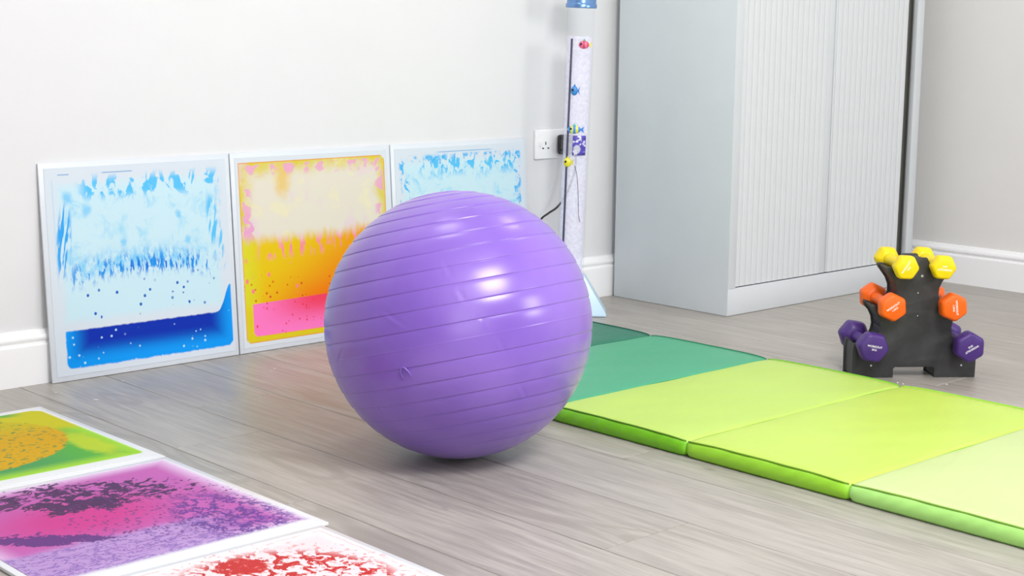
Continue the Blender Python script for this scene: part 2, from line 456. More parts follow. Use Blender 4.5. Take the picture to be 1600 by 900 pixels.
def ink_purple(name, S0):
    t = T(name); a, b = ink_uv(t, S0)
    wn = t.noise(t.vec(a, b, 2.), 7, 4, .6); w2 = t.noise(t.vec(a, b, 9.), 22, 4, .65)
    e = edge_dist(a, b, .025, .975, .02, .96)
    lil = lin((226, 182, 226)); pink = lin((196, 62, 138))
    c = t.mix(lin((218, 186, 222)), lin((186, 98, 172)), e.ss(.0, .10))
    c = t.mix(c, pink, blob(a, b, .58, .46, .40, .27).ss(1.2, .2))
    # lilac sheet on the camera side
    bot = (b+(wn-.5)*.10+(a-.6)*.02).ss(.66, .72)
    c = t.mix(c, lin((178, 148, 200)), bot*a.ss(.15, .4)*.9)
    ridg = ((t.noise(t.vec(a*16., b*30., 4.), 1, 5, .65)-.5).abs())
    c = t.mix(c, lin((114, 78, 164)), ridg.ss(.035, .012)*bot*.75)
    # violet net on the right
    net = ((t.noise(t.vec(a*16., b*13., 5.), 1, 5, .66)-.5).abs())
    rt = blob(a, b, .20, .74, .17, .27).ss(1.25, .7)
    c = t.mix(c, lin((88, 56, 140)), net.ss(.05, .02)*rt*.9)
    # plum shoal
    bn = t.noise(t.vec(a*1.0, b*1.25, 7.), 22, 4, .62, .9)
    w3 = t.noise(t.vec(a, b, 15.), 48, 3, .6)
    sh = blob(a+(wn-.5)*.14, b+(w2-.5)*.08, .40, .245, .35, .145, -.55)
    core = blob(a+(wn-.5)*.34+(w3-.5)*.12, b+(w2-.5)*.20+(wn-.5)*.14+(w3-.5)*.10, .53, .335, .17, .050, -.57)
    plum = lin((70, 46, 84))
    c = t.mix(c, plum, (bn+sh.ss(1.3, .3)*.17-.075).ss(.54, .56)*sh.ss(1.25, 1.05)*.95)
    c = t.mix(c, plum, core.ss(1.06, .98)*.95)
    lf = blob(a+(wn-.5)*.08, b+(w2-.5)*.05, .72, .17, .10, .07, .5)
    c = t.mix(c, plum, lf.ss(1.06, .96)*bn.ss(.44, .47)*.9)
    # crescent at the rim of the lilac sheet
    cr = blob(a+(w2-.5)*.20, b+(w3-.5)*.12+(wn-.5)*.18, .77, .60, .19, .042, -.60)
    c = t.mix(c, lin((88, 52, 120)), cr.ss(1.08, .98)*.92)
    sp, rc = t.vor(t.vec(a+(w2-.5)*.03, b+(wn-.5)*.03, 4.), 56)
    c = t.mix(c, lin((110, 62, 120)), sp.ss(.40, .28)*rc.ss(.50, .56)*blob(a, b, .34, .55, .36, .28).ss(1.15, .8)*.9)
    sp2 = t.noise(t.vec(a, b, 12.), 40, 3, .6)
    c = t.mix(c, lin((112, 76, 140)), sp2.ss(.60, .64)*blob(a, b, .30, .70, .36, .22).ss(1.1, .8)*.85)
    c = t.mix(lin((224, 225, 229)), c, (e+(wn-.5)*.01).ss(-.004, .03))
    t.base(c).set(rough=.5, ior=1.16); return t.m

def ink_red(name, S0):
    t = T(name); a, b = ink_uv(t, S0)
    wn = t.noise(t.vec(a, b, 2.), 7, 4, .6); w2 = t.noise(t.vec(a, b, 9.), 22, 4, .65)
    e = edge_dist(a, b, .03, .97, .035, .97)
    c = t.mix(lin((232, 231, 235)), lin((230, 212, 216)), e.ss(.0, .07))
    bn = t.noise(t.vec(a*1.25, b*1., 3.), 19, 4, .55, .9)
    ring = blob(a+(wn-.5)*.06, b, .42, .42, .33, .34)
    dens = ring.ss(1.12, .9)
    c = t.mix(c, lin((188, 52, 52)), (bn+.002).ss(.505, .52)*dens)
    big = blob(a+(w2-.5)*.24, b+(wn-.5)*.22, .40, .17, .07, .06, .3)
    c = t.mix(c, lin((188, 52, 52)), big.ss(1.1, .98))
    sp = t.noise(t.vec(a, b, 12.), 46, 3, .6)
    c = t.mix(c, lin((220, 120, 118)), sp.ss(.57, .62)*ring.ss(1.35, 1.1)*.7)
    thin = (e-(w2-.5)*.02-.012).abs().ss(.004, .002)*wn.ss(.45, .52)
    c = t.mix(c, lin((226, 180, 184)), thin*.8)
    t.base(c).set(rough=.5, ior=1.16); return t.m

TH = .007
def make_tile(label, group, w_, h_, ink, frame_mat):
    """lies in its local XY plane, face at z=TH, origin at a corner"""
    e = empty('liquid_tile'); tag(e, label, 'sensory tile', group)
    box('tile_frame', (0, 0, 0), (w_, h_, TH-.0006), frame_mat, e, .0018)
    m = .012
    bm = box_bm((m, m, TH-.0012), (w_-m, h_-m, TH+.0004), .0005, 1)
    from_bm('ink_pad', bm, ink, e)
    return e

ang = math.atan2(.5, .032)     # lean angle against the wall
for i, (x0, x1, mat_, lab) in enumerate((
        (1.567, 2.0665, ink_blue('ink_blue_tank', .50, 3), 'square white-framed liquid tile with deep blue ink pool, leftmost leaning on the wall'),
        (2.0695, 2.5685, ink_sun('ink_yellow_pink', .50), 'square liquid tile of yellow, orange and pink ink leaning on the wall'),
        (2.5715, 3.070, ink_blue('ink_pale_cyan', .50, 12, False), 'square pale cyan liquid tile leaning on the wall behind the ball'))):
    e = make_tile(lab, 'liquid tiles leaning on the wall', x1-x0, .502, mat_, M_tframe)
    e.location = (x0, 3.234+.0065, .0005); e.rotation_euler = (ang, 0, 0)

# floor tiles: local x = a (towards -X), local y = b (towards -Y); rotate by 180 degrees
for i, (yt, mat_, lab, dx, dr) in enumerate((
        (3.034, ink_green('ink_green_gold', .50), 'floor tile with green and golden yellow ink, furthest from the camera', 1.440, .004),
        (2.512, ink_purple('ink_magenta_plum', .51), 'floor tile with magenta ink and dark plum blotches between green and red tiles', 1.441, .000),
        (1.990, ink_red('ink_white_red', .51), 'floor tile with red blotches on white, nearest the camera', 1.424, -.006))):
    e = make_tile(lab, 'liquid tiles in a row on the floor', .497, .517, mat_, M_tframe_f)
    e.location = (dx, yt, .0005); e.rotation_euler = (0, 0, PI+dr)

# ------------------------------------------------------------------ exercise ball
def ball_mat():
    t = T('purple_pvc'); o = t.coords()
    n = t.noise(o, 5, 2, .5); n2 = t.noise(o, 14, 2, .5)
    c = t.mix(lin((128, 92, 192)), lin((138, 102, 199)), n.ss(.35, .65))
    c = t.mix(c, lin((148, 116, 205)), n2.ss(.3, .9)*.25)
    t.base(c).set(rough=.27, spec=.6, sub=.0)
    t.b.inputs['Sheen Weight'].default_value = .12
    fine = t.noise(o, 260, 2)
    wr = t.noise(o, 6, 1, .4)
    t.bump(wr, .10, .004); return t.m
M_ball = ball_mat()
BC, BR = Vector((1.885, 2.186, .2555)), .2545
tilt = math.radians(10.5)
axis = (Uv*math.cos(tilt) - Rv*math.sin(tilt)).normalized()      # ball axis, leaning left
toC = (Vector((0, 0, CAM_H))-BC).normalized()
ex = (toC-axis*toC.dot(axis)).normalized(); ey = axis.cross(ex)
lines_up = [.034+.135*k for k in range(11)]; lines_dn = [-.215-.133*k for k in range(10)]
NL, NT = 320, 1150
lon = np.linspace(0, 2*PI, NL, endpoint=False)
lat = np.linspace(-PI/2, PI/2, NT)
dr = np.zeros(NT)
for l in lines_up+lines_dn:
    d = lat-l
    dr += np.where(d < 0, -.0011*np.exp(d/.026), 0)/(1+np.exp(np.clip(d/.0009, -50, 50)))*1.6 if False else -.0017*np.where(d < 0, np.exp(np.clip(d, -1, 0)/.026), 0)*np.clip(-d/.0045, 0, 1)
for l in (-.090,):
    dr += .0003*np.exp(-((lat-l)/.005)**2)
rad = (BR+dr)[:, None]*np.ones((1, NL))
LON = ((lon+PI) % (2*PI)-PI)[None, :]; LAT = lat[:, None]
creases = [  # (lon, lat) polylines on the camera side: lon>0 is to the viewer's right
    [(-.02, .47), (.01, .36)], [(.04, .26), (.07, .16)], [(.13, .09), (.20, -.05)], [(.24, -.1), (.30, -.25)],
    [(-1.02, -.02), (-1.14, -.12)], [(-.86, -.35), (-.84, -.60), (-.78, -.75)], [(-.70, -.28), (-.70, -.5)],
    [(.40, -.50), (.47, -.62)], [(-.52, .20), (-.38, .08)]]
for poly in creases:
    for (a0, b0), (a1, b1) in zip(poly[:-1], poly[1:]):
        dx, dy = a1-a0, b1-b0; L2 = dx*dx+dy*dy
        tt = np.clip(((LON-a0)*dx+(LAT-b0)*dy)/L2, 0, 1)
        side = ((LON-a0)*dy-(LAT-b0)*dx)/math.sqrt(L2)
        dd = np.sqrt((LON-a0-tt*dx)**2+(LAT-b0-tt*dy)**2)
        fade = np.sin(np.clip(tt, .03, .97)*PI)**.5
        rad += fade*(-.0010*np.exp(-(dd/.014)**2)+.0008*np.exp(-(((dd*np.sign(side)-.02))/.014)**2)*(dd < .08))
cx = np.cos(LAT)*np.cos(LON)*rad; cy_ = np.cos(LAT)*np.sin(LON)*rad; cz = np.sin(LAT)*rad*np.ones((1, NL))
A = np.array(axis); EX = np.array(ex); EY = np.array(ey)
pts = cx[..., None]*EX+cy_[..., None]*EY+cz[..., None]*A
pts = pts.reshape(-1, 3)
floorz = -(BC.z-.0012)
pts[:, 2] = np.where(pts[:, 2] < floorz+.012, floorz+.012-.012*(1-np.exp(-(floorz+.012-pts[:, 2])/.012)), pts[:, 2])
me = bpy.data.meshes.new('exercise_ball')
idx = np.arange(NT*NL).reshape(NT, NL)
q = np.stack([idx[:-1], np.roll(idx[:-1], -1, 1), np.roll(idx[1:], -1, 1), idx[1:]], -1).reshape(-1, 4)
me.vertices.add(len(pts)); me.vertices.foreach_set('co', pts.astype(np.float32).ravel())
me.loops.add(q.size); me.loops.foreach_set('vertex_index', q.astype(np.int32).ravel())
me.polygons.add(len(q)); me.polygons.foreach_set('loop_start', np.arange(0, q.size, 4, dtype=np.int32))
me.polygons.foreach_set('use_smooth', np.ones(len(q), dtype=bool))
me.update(calc_edges=True); me.validate(); me.materials.append(M_ball)
ball = link(bpy.data.objects.new('exercise_ball', me)); ball.location = BC
tag(ball, 'large purple ribbed exercise ball standing on the grey floor', 'exercise ball')
def on_ball(lo, la, h=0.):
    p = (ex*math.cos(la)*math.cos(lo)+ey*math.cos(la)*math.sin(lo)+axis*math.sin(la))*(BR+h); return p
tube('valve_mark', spline([on_ball(-.485, -.295, -.001), on_ball(-.480, -.235, .0012), on_ball(-.455, -.205, .0016),
     on_ball(-.425, -.235, .0012), on_ball(-.415, -.285, -.001)], 5), .0016, M_ball, ball, 6)

# ------------------------------------------------------------------ folding mat
def vinyl(name, rgb, rough=.42):
    t = T(name); o = t.coords(); c = lin(rgb)
    n = t.noise(o, 4, 4)
    x, y, z = t.xyz(o)
    cre = t.noise(t.vec(x*.8+y*1.6, y*7.-x*2.2, z*3.), 3.5, 3, .55, .6)
    t.base(t.mix(tuple(k*.95 for k in c[:3])+(1,), c, n.ss(.3, .7))).set(rough=rough, spec=.5)
    t.bump(cre*1.5+t.noise(o, 420, 2)*.03, .30, .004); return t.m
def gather(x, y, s):   # puckering of the vinyl side
    return .0011*math.sin(y*150+s*2.1+1.3*math.sin(y*41+s))
MX0, MX1 = 2.205, 2.943
mat_root = empty('folding_mat', (0, 0, 0))
tag(mat_root, 'long folding floor mat of green and lime vinyl panels beside the ball', 'mat')
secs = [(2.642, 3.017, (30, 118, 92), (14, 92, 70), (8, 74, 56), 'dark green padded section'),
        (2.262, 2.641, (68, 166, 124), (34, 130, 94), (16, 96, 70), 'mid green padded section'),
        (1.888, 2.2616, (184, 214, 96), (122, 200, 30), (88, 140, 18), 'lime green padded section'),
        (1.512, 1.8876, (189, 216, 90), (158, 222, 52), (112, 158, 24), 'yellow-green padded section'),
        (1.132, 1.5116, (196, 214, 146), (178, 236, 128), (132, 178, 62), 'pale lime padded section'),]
for si, (y0, y1, rgb, srgb, prgb, lab) in enumerate(secs):
    ny, nx = 60, 26
    V = []; Fc = []
    ring = None
    for j in range(ny+1):
        s = j/ny; s2 = .5-.5*math.cos(PI*s) if False else s
        y = y0+(y1-y0)*s2
        dE = min(y-y0, y1-y)
        h = .0295+.0045*(1-math.exp(-dE/.035))
        h -= .0016*math.exp(-dE/.0014)
        z0 = .0012+.003*math.exp(-dE/.004)
        row = []
        inset = .006*math.exp(-dE/.006)
        # near side (x = MX0) from bottom to top
        for q_ in range(9):
            f = q_/8
            bulge = .0065*math.sin(PI*f)**.7
            row.append((MX0+inset+.004-bulge+gather(0, y+f*.03, si)*math.sin(PI*f), y, z0+(h-z0)*f))
        for k in range(1, nx):
            f = k/nx; x = MX0+.004+(MX1-MX0-.008)*f
            dx_ = min(x-MX0, MX1-x)
            zz = h+.0022*(1-math.exp(-dx_/.03))+.0008*math.sin(x*23+y*31+si*2)*math.sin(y*17+x*9)*(1-math.exp(-dx_/.05))
            row.append((x, y, zz))
        for q_ in range(9):
            f = 1-q_/8
            bulge = .0065*math.sin(PI*f)**.7
            row.append((MX1-inset-.004+bulge+gather(1, y+f*.03, si+3)*math.sin(PI*f), y, z0+(h-z0)*f))
        ring = len(row); V += row
    for j in range(ny):
        for k in range(ring):
            a = j*ring+k; b = j*ring+(k+1) % ring
            Fc.append((a, a+ring, b+ring, b))
    Fc.append(tuple(range(ring))); Fc.append(tuple(range(ny*ring, (ny+1)*ring))[::-1])
    mt = vinyl('mat_vinyl_%d' % si, rgb)
    o = mesh('mat_section', V, Fc, mt, mat_root, True); o['label'] = lab
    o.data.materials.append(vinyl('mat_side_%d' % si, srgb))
    mi = [0]*len(o.data.polygons)
    for j in range(ny):
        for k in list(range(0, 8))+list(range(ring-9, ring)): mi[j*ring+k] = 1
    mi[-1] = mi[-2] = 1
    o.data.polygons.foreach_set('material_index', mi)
    o.data.polygons.foreach_set('use_smooth', [len(p.vertices) == 4 for p in o.data.polygons])
    pm = plain('mat_seam_%d' % si, prgb, .5)
    pm2 = plain('mat_far_seam_%d' % si, srgb, .5)
    for side in (0, 1):
        xs = MX0+.0035 if side == 0 else MX1-.0035
        P = []
        for j in range(0, 41):
            y = y0+.003+(y1-y0-.006)*j/40; dE = min(y-y0, y1-y)
            h = .0295+.0045*(1-math.exp(-dE/.035))-.0016*math.exp(-dE/.0014)
            P.append((xs+(.0005*math.sin(y*60) if side == 0 else 0)+(.006*math.exp(-dE/.006) if side == 0 else -.006*math.exp(-dE/.006)), y, h+.0006))
        tube('seam', P, .0016, pm if side == 0 else pm2, o, 6)

# ------------------------------------------------------------------ tambour cabinet
M_cab = plain('cabinet_grey_enamel', (216, 223, 227), .42, .02, .05, 400)
M_cab2 = plain('cabinet_front_enamel', (210, 214, 218), .40, .015, .05, 400)
M_slat = plain('tambour_plastic', (214, 217, 220), .45, .015)
M_dark = plain('gap_shade_grey', (112, 112, 106), .8)  # grey that paints the shade in the gap beside the right door
CX0, CX1, CY0, CY1, CZ = 3.427, 4.366, 2.790, 3.240, 1.98
cab = empty('tambour_cabinet', (CX0, CY0, 0))
tag(cab, 'tall light grey metal cabinet with vertical ribbed tambour doors', 'cabinet')
def cb(name, lo, hi, m, p=cab, bev=.0012, **k):
    o = box(name, [lo[0]-CX0, lo[1]-CY0, lo[2]], [hi[0]-CX0, hi[1]-CY0, hi[2]], m, None, bev, **k); o.parent = p; return o
cb('side_panel', (CX0, CY0+.0002, .001), (CX0+.0115, CY1, CZ), M_cab, bev=.0004)
cb('side_panel', (CX1-.018, CY0+.0025, .001), (CX1, CY1, CZ), M_cab)
cb('back_panel', (CX0+.018, CY1-.012, .02), (CX1-.018, CY1, CZ-.01), M_cab)
cb('top_panel', (CX0, CY0, CZ), (CX1, CY1, CZ+.022), M_cab)
cb('plinth', (CX0+.0003, CY0-.0004, .001), (CX1, CY0+.016, .079), M_cab2)
cb('stile', (CX0+.0003, CY0-.0004, .0795), (3.461, CY0+.016, CZ-.045), M_cab2)
cb('stile', (4.328, CY0, .0795), (CX1, CY0+.016, CZ-.045), M_cab2)
cb('top_rail', (CX0, CY0, CZ-.045), (CX1, CY0+.016, CZ), M_cab2)
cb('gap_shade_sheet', (CX0+.02, CY0+.03, .08), (CX1-.02, CY0+.045, CZ-.02), M_dark)  # sheet behind the doors, its grey stands in for shade in the gap
def slat_mesh(wd, h, ht=.0022):
    V = [];
    prof = [(0, ht+.001), (.0009, .0008), (wd*.30, -.0004+.0), (wd*.70, -.0004), (wd-.0009, .0008), (wd, ht+.001)]
    for z in (0, h):
        for x, y in prof: V.append((x, y, z))
    n = len(prof); Fc = [(i, i+1, n+i+1, n+i) for i in range(n-1)]
    me = bpy.data.meshes.new('slat'); me.from_pydata(V, [], Fc); me.materials.append(M_slat); me.update(); return me
def door(xa, xb, n, lead_left):
    d = cb('tambour_door', (xa, CY0+.0105, .082), (xb, CY0+.014, CZ-.047), M_slat, bev=0)
    lw = .030 if not lead_left else .010
    a, b = (xa, xb-lw) if not lead_left else (xa+lw, xb)
    wd = (b-a)/n; me = slat_mesh(wd, CZ-.047-.082)
    for k in range(n):
        o = link(bpy.data.objects.new('slat', me)); o.parent = d; o.location = (a+k*wd-CX0, .0072, .082)
    if not lead_left: cb('lead_rail', (xb-lw, CY0+.0082, .082), (xb-.0022, CY0+.0105, CZ-.047), M_cab2, d)
    else: cb('lead_rail', (xa+.0005, CY0+.0082, .082), (xa+lw, CY0+.0105, CZ-.047), M_cab2, d)
door(3.463, 3.902, 16, False)
door(3.9025, 4.288, 14, True)

# ------------------------------------------------------------------ wall socket, plug, lead
M_sock = plain('socket_white', (246, 246, 247), .25, .01)
M_black = plain('black_plastic', (24, 24, 26), .38)
M_hole = plain('slot_shade_grey', (60, 60, 62), .8)
sock = empty('wall_socket', (3.181, YB, .479)); tag(sock, 'white double wall socket left of the bubble tube', 'socket')
box('face_plate', (-.073, -.009, -.043), (.073, -.0002, .043), M_sock, sock, .003, 3)
for sx in (-.032, .034):
    for (dx, dz, wx, hz) in ((0, .003, .0035, .009), (-.0105, -.0115, .007, .004), (.0105, -.0115, .007, .004)):
        box('slot_shade', (sx+dx-wx/2, -.0096, dz-hz/2), (sx+dx+wx/2, -.0085, dz+hz/2), M_hole, sock)  # dark boxes on the plate, painting the shade inside the holes
for sx in (-.055, .057):
    rk = box('rocker_switch', (sx-.0055, -.0115, -.006), (sx+.0055, -.0085, .010), M_sock, sock, .0015)
for sx in (-.030, .030):
    pass
plug = empty('mains_plug', (3.216, YB-.0097, .478)); tag(plug, 'black mains plug in the right half of the wall socket', 'plug')
box('plug_body', (-.023, -.038, -.030), (.023, -.0002, .028), M_black, plug, .007, 3)
tube('finger_loop', spline([(-.020, -.02, .022), (-.033, -.022, .014), (-.034, -.024, -.010), (-.021, -.02, -.018)], 6), .0018, M_black, plug, 6)
lead = tube('power_lead', spline([(3.216, 3.205, .4445), (3.213, 3.206, .40), (3.190, 3.215, .335), (3.160, 3.222, .298), (3.128, 3.228, .280), (3.098, 3.230, .262),
      (3.05, 3.226, .21), (2.99, 3.215, .10), (2.95, 3.19, .03), (2.99, 3.15, .0042), (3.02, 3.13, .0042)], 7), .003, M_black, None, 8)
tag(lead, 'thin black lead hanging on the wall behind the bubble tube', 'cable')

# ------------------------------------------------------------------ bubble tube
TB = Vector((3.118, 3.121, 0)); vd = Vector((.707, .708, 0)); sd = Vector((.708, -.707, 0))
brot = math.atan2(sd.y, sd.x)
tubeE = empty('bubble_tube', TB, (0, 0, brot))
tag(tubeE, 'tall clear bubble tube with pale blue base and toy fish inside', 'bubble tube')
M_base = plain('pale_blue_plastic', (196, 226, 246), .3, .02)
lean = math.atan(.0265)
# column parts sit in a leaning frame (local x to the right of the photo)
def lean_pt(x, y, z): return (x+(z-.10)*math.tan(lean)-.003, y, z)
ro = .0395
def tmesh(name, prof, mat, n=48):
    o = lathe(name, prof, mat, tubeE, n); o.location = (-.003-.10*math.tan(lean), 0, 0); o.rotation_euler = (0, lean, 0); return o
bm = bmesh.new()
b0 = [bm.verts.new(p) for p in ((-.104, -.060, 0.001), (.104, -.060, .001), (.104, .060, .001), (-.104, .060, .001))]
b1 = [bm.verts.new(p) for p in ((-.104, -.060, 0.006), (.104, -.060, .006), (.104, .060, .006), (-.104, .060, .006))]
b2 = [bm.verts.new(p) for p in ((-.042, -.042, .112), (.042, -.042, .112), (.042, .042, .112), (-.042, .042, .112))]
bm.faces.new(b0[::-1]); bm.faces.new(b2)
for A_, B_ in ((b0, b1), (b1, b2)):
    for i in range(4): bm.faces.new((A_[i], A_[(i+1) % 4], B_[(i+1) % 4], B_[i]))
bmesh.ops.bevel(bm, geom=bm.edges[:], offset=.0015, segments=2, affect='EDGES', profile=.5)
from_bm('tube_base', bm, M_base, tubeE, True)
def clear_mat(name, tint=(.97, .98, 1., 1), gl=.06, body=(.93, .92, .98, 1), bodyf=.0, emit=0., emc=(.8, .78, 1, 1), noisy=False):
    m = bpy.data.materials.new(name); m.use_nodes = True; t = m.node_tree; t.nodes.clear()
    out = t.nodes.new('ShaderNodeOutputMaterial'); tr = t.nodes.new('ShaderNodeBsdfTransparent'); tr.inputs[0].default_value = tint
    g = t.nodes.new('ShaderNodeBsdfGlossy'); g.inputs['Roughness'].default_value = .08
    fr = t.nodes.new('ShaderNodeLayerWeight'); fr.inputs[0].default_value = .25
    mu = t.nodes.new('ShaderNodeMath'); mu.operation = 'MULTIPLY'; mu.inputs[1].default_value = gl; t.links.new(fr.outputs['Facing'], mu.inputs[0])
    mx = t.nodes.new('ShaderNodeMixShader'); t.links.new(mu.outputs[0], mx.inputs[0]); t.links.new(tr.outputs[0], mx.inputs[1]); t.links.new(g.outputs[0], mx.inputs[2])
    last = mx.outputs[0]
    if bodyf:
        d = t.nodes.new('ShaderNodeBsdfDiffuse'); d.inputs[0].default_value = body
        e_ = t.nodes.new('ShaderNodeEmission'); e_.inputs[0].default_value = emc; e_.inputs[1].default_value = emit
        ad = t.nodes.new('ShaderNodeAddShader'); t.links.new(d.outputs[0], ad.inputs[0]); t.links.new(e_.outputs[0], ad.inputs[1])
        m2 = t.nodes.new('ShaderNodeMixShader'); t.links.new(last, m2.inputs[1]); t.links.new(ad.outputs[0], m2.inputs[2])
        n = t.nodes.new('ShaderNodeTexNoise'); n.inputs['Scale'].default_value = 90; n.inputs['Detail'].default_value = 3
        tc = t.nodes.new('ShaderNodeTexCoord'); t.links.new(tc.outputs['Object'], n.inputs['Vector'])
        mr = t.nodes.new('ShaderNodeMapRange'); t.links.new(n.outputs[0], mr.inputs[0])
        for i, v in enumerate((.3, .7, bodyf*.75, min(1, bodyf*1.2))): mr.inputs[i+1].default_value = v
        t.links.new(mr.outputs[0], m2.inputs[0]); last = m2.outputs[0]
    t.links.new(last, out.inputs[0]); return m
M_acr = clear_mat('clear_acrylic', (.985, .99, 1., 1), gl=.16)
M_water = clear_mat('bubbly_water', (.93, .92, .98, 1), bodyf=.40, emit=.22, emc=(.80, .78, 1, 1))  # faint emission puts the LED glow into the water itself
tmesh('acrylic_tube', [(ro, .085), (ro, .905)], M_acr)
tmesh('water_column', [(0, .09), (ro-.0055, .09), (ro-.0055, .793), (0, .7932)], M_water)
M_cap = plain('blue_metallic_cap', (112, 152, 206), .25, .03, metal=.6)
tmesh('tube_cap', [(0, .872), (.0425, .872), (.0440, .8735), (.0440, .8815), (.0425, .884), (.0415, .886), (.0415, .935), (.039, .94), (0, .94)], M_cap)
M_line = plain('dark_air_hose', (74, 72, 92), .4)
tube('air_hose', [lean_pt(-.0225, -.0290, z) for z in (.10, .25, .4, .55, .70, .787)], .0030, M_line, tubeE, 8)
# bubbles
bm = bmesh.new()
rb = random.Random(3)
for i in range(420):
    a = rb.uniform(0, 2*PI); r_ = .030*math.sqrt(rb.random()); z = rb.uniform(.10, .785)
    x, y, z = lean_pt(r_*math.cos(a), r_*math.sin(a), z)
    bmesh.ops.create_icosphere(bm, subdivisions=1, radius=rb.uniform(.0006, .0016), matrix=Matrix.Translation((x, y, z)))
M_bub = plain('bubble_lilac', (206, 202, 232), .2)
bo = from_bm('bubbles', bm, M_bub, tubeE, True); bo['kind'] = 'stuff'
# patterned label wrapped on the tube (violet blotches)
t = T('violet_label'); x, y, z = t.xyz(t.coords())
n1 = t.noise(t.vec(x*60., z*70., 3.), 1, 3, .6, .5)
cc = t.mix(lin((226, 222, 244)), lin((84, 74, 186)), n1.ss(.42, .48))
cc = t.mix(cc, lin((58, 58, 110)), t.noise(t.vec(x*90., z*90., 9.), 1, 2).ss(.55, .6)*n1.ss(.5, .55))
cc = t.mix(cc, lin((214, 216, 224)), blob(x, z, .012, .478, .010, .012).ss(1.2, .8)*.8)
t.base(cc).set(rough=.3)
V = []; Fc = []
for j in range(9):
    for i in range(15):
        a = -PI/2+(-.19+i/14*1.0); z = .4605+.056*j/8
        V.append(lean_pt((ro+.0006)*math.cos(a), (ro+.0006)*math.sin(a), z))
for j in range(8):
    for i in range(14): Fc.append((j*15+i, j*15+i+1, (j+1)*15+i+1, (j+1)*15+i))
lb = mesh('violet_label', V, Fc, t.m, tubeE, True)
sm = lb.modifiers.new('thickness', 'SOLIDIFY'); sm.thickness = .0004; sm.offset = 1
tube('hanging_wire', spline([lean_pt(.001, -.037, .432), lean_pt(.009, -.0385, .40), lean_pt(.014, -.0375, .35), lean_pt(.018, -.036, .29), lean_pt(.023, -.034, .270)], 5), .0008, M_line, tubeE, 6)

# toy fish
def fish(label, cx_, cy2, z, L, H, D, body, stripe=None, tail=None, eye_left=True, fin=None):
    p = TB+sd*(cx_)+vd*cy2; e = empty('toy_fish', (p.x, p.y, z), (0, 0, brot)); tag(e, label, 'toy fish', 'toy fish in the bubble tube')
    bm = bmesh.new(); bmesh.ops.create_uvsphere(bm, u_segments=24, v_segments=16, radius=1)
    bmesh.ops.scale(bm, vec=(L/2, D/2, H/2), verts=bm.verts)
    if stripe:
        t = T('fish_stripes'); x, y, z_ = t.xyz(t.coords())
        t.base(t.mix(lin(body), lin(stripe), (x*(2*PI/(L/2.6))+1.2).sin().ss(-.1, .1))).set(rough=.35); mb = t.m
    else: mb = plain('fish_body', body, .35)
    from_bm('fish_body', bm, mb, e, True)
    s = 1 if eye_left else -1
    tl = plain('fish_tail', tail or body, .35)
    V = [(s*L*.42, -.0008, 0), (s*L*.78, -.0008, H*.42), (s*L*.66, -.0008, 0), (s*L*.78, -.0008, -H*.42)]
    V += [(a, .0008, c) for a, b, c in V]
    mesh('tail_fin', V, [(0, 1, 2, 3), (7, 6, 5, 4), (0, 4, 5, 1), (1, 5, 6, 2), (2, 6, 7, 3), (3, 7, 4, 0)], tl, e)
    V = [(-L*.2, -.0008, H*.42), (L*.05, -.0008, H*.75), (L*.25, -.0008, H*.38)]; V += [(a, .0008, c) for a, b, c in V]
    mesh('top_fin', V, [(0, 1, 2), (5, 4, 3), (0, 3, 4, 1), (1, 4, 5, 2), (2, 5, 3, 0)], plain('fish_fin', fin or tail or body, .35), e)
    bm = bmesh.new(); bmesh.ops.create_uvsphere(bm, u_segments=12, v_segments=8, radius=H*.13)
    from_bm('eye', bm, M_black, e, True, loc=(-s*L*.24, -D*.42, H*.10))
    return e
fish('pink toy fish with green fin near the top of the tube', (.026), -.031, .770, .030, .023, .012, (238, 120, 158), (214, 70, 110), (240, 222, 90), True, (70, 190, 120))
fish('blue toy fish with dark eye in the middle of the tube', .002, -.034, .642, .020, .026, .012, (60, 140, 214), None, (44, 120, 206))
fish('yellow and blue striped toy fish above the violet label', .003, -.033, .533, .038, .024, .012, (238, 226, 90), (70, 150, 226), (60, 140, 236), True, (120, 214, 190))
fish('round yellow toy fish below the violet label', -.014, -.033, .440, .023, .026, .012, (236, 226, 60), None, (220, 216, 70))

# ------------------------------------------------------------------ dumbbell rack
ra = math.radians(51.5)
nV = Vector((math.cos(ra), math.sin(ra), 0)); dV = Vector((nV.y, -nV.x, 0))     # away from camera / to the right
RC = Vector((3.153, 1.992, 0))
rack = empty('dumbbell_rack', RC, (0, 0, math.atan2(dV.y, dV.x)))
tag(rack, 'black plastic dumbbell stand on the floor holding six dumbbells', 'dumbbell rack')
tr_ = T('rack_black_plastic'); oo = tr_.coords()
tr_.base(tr_.mix(lin((46, 46, 48)), lin((62, 62, 64)), tr_.noise(oo, 14, 5, .6).ss(.35, .7))).set(rough=.48)
tr_.bump(tr_.noise(oo, 500, 2), .25, .0005); M_rack = tr_.m
half = [(.050, .0), (.050, .022), (.047, .026)]
def arc(cx_, cz_, r_, a0, a1, n=8): return [(cx_+r_*math.cos(math.radians(a0+(a1-a0)*i/n)), cz_+r_*math.sin(math.radians(a0+(a1-a0)*i/n))) for i in range(n+1)]
hs = [(.116, .083), (.073, .178), (.0445, .272)]      # handle centres (s, z)
right = [(.050, 0), (.150, 0), (.151, .060), (.149, .082), (.146, .086), (.141, .084)]
right += arc(hs[0][0], hs[0][1]+.001, .0165, -25, -160, 7)
right += [(.096, .092), (.0885, .105), (.086, .120), (.089, .138), (.096, .152), (.106, .164), (.110, .172), (.107, .178), (.101, .176)]
right += arc(hs[1][0], hs[1][1]+.001, .0165, -25, -155, 7)
right += [(.0545, .187), (.0505, .200), (.0515, .216), (.058, .232), (.070, .248), (.080, .262), (.078, .267), (.072, .268)]
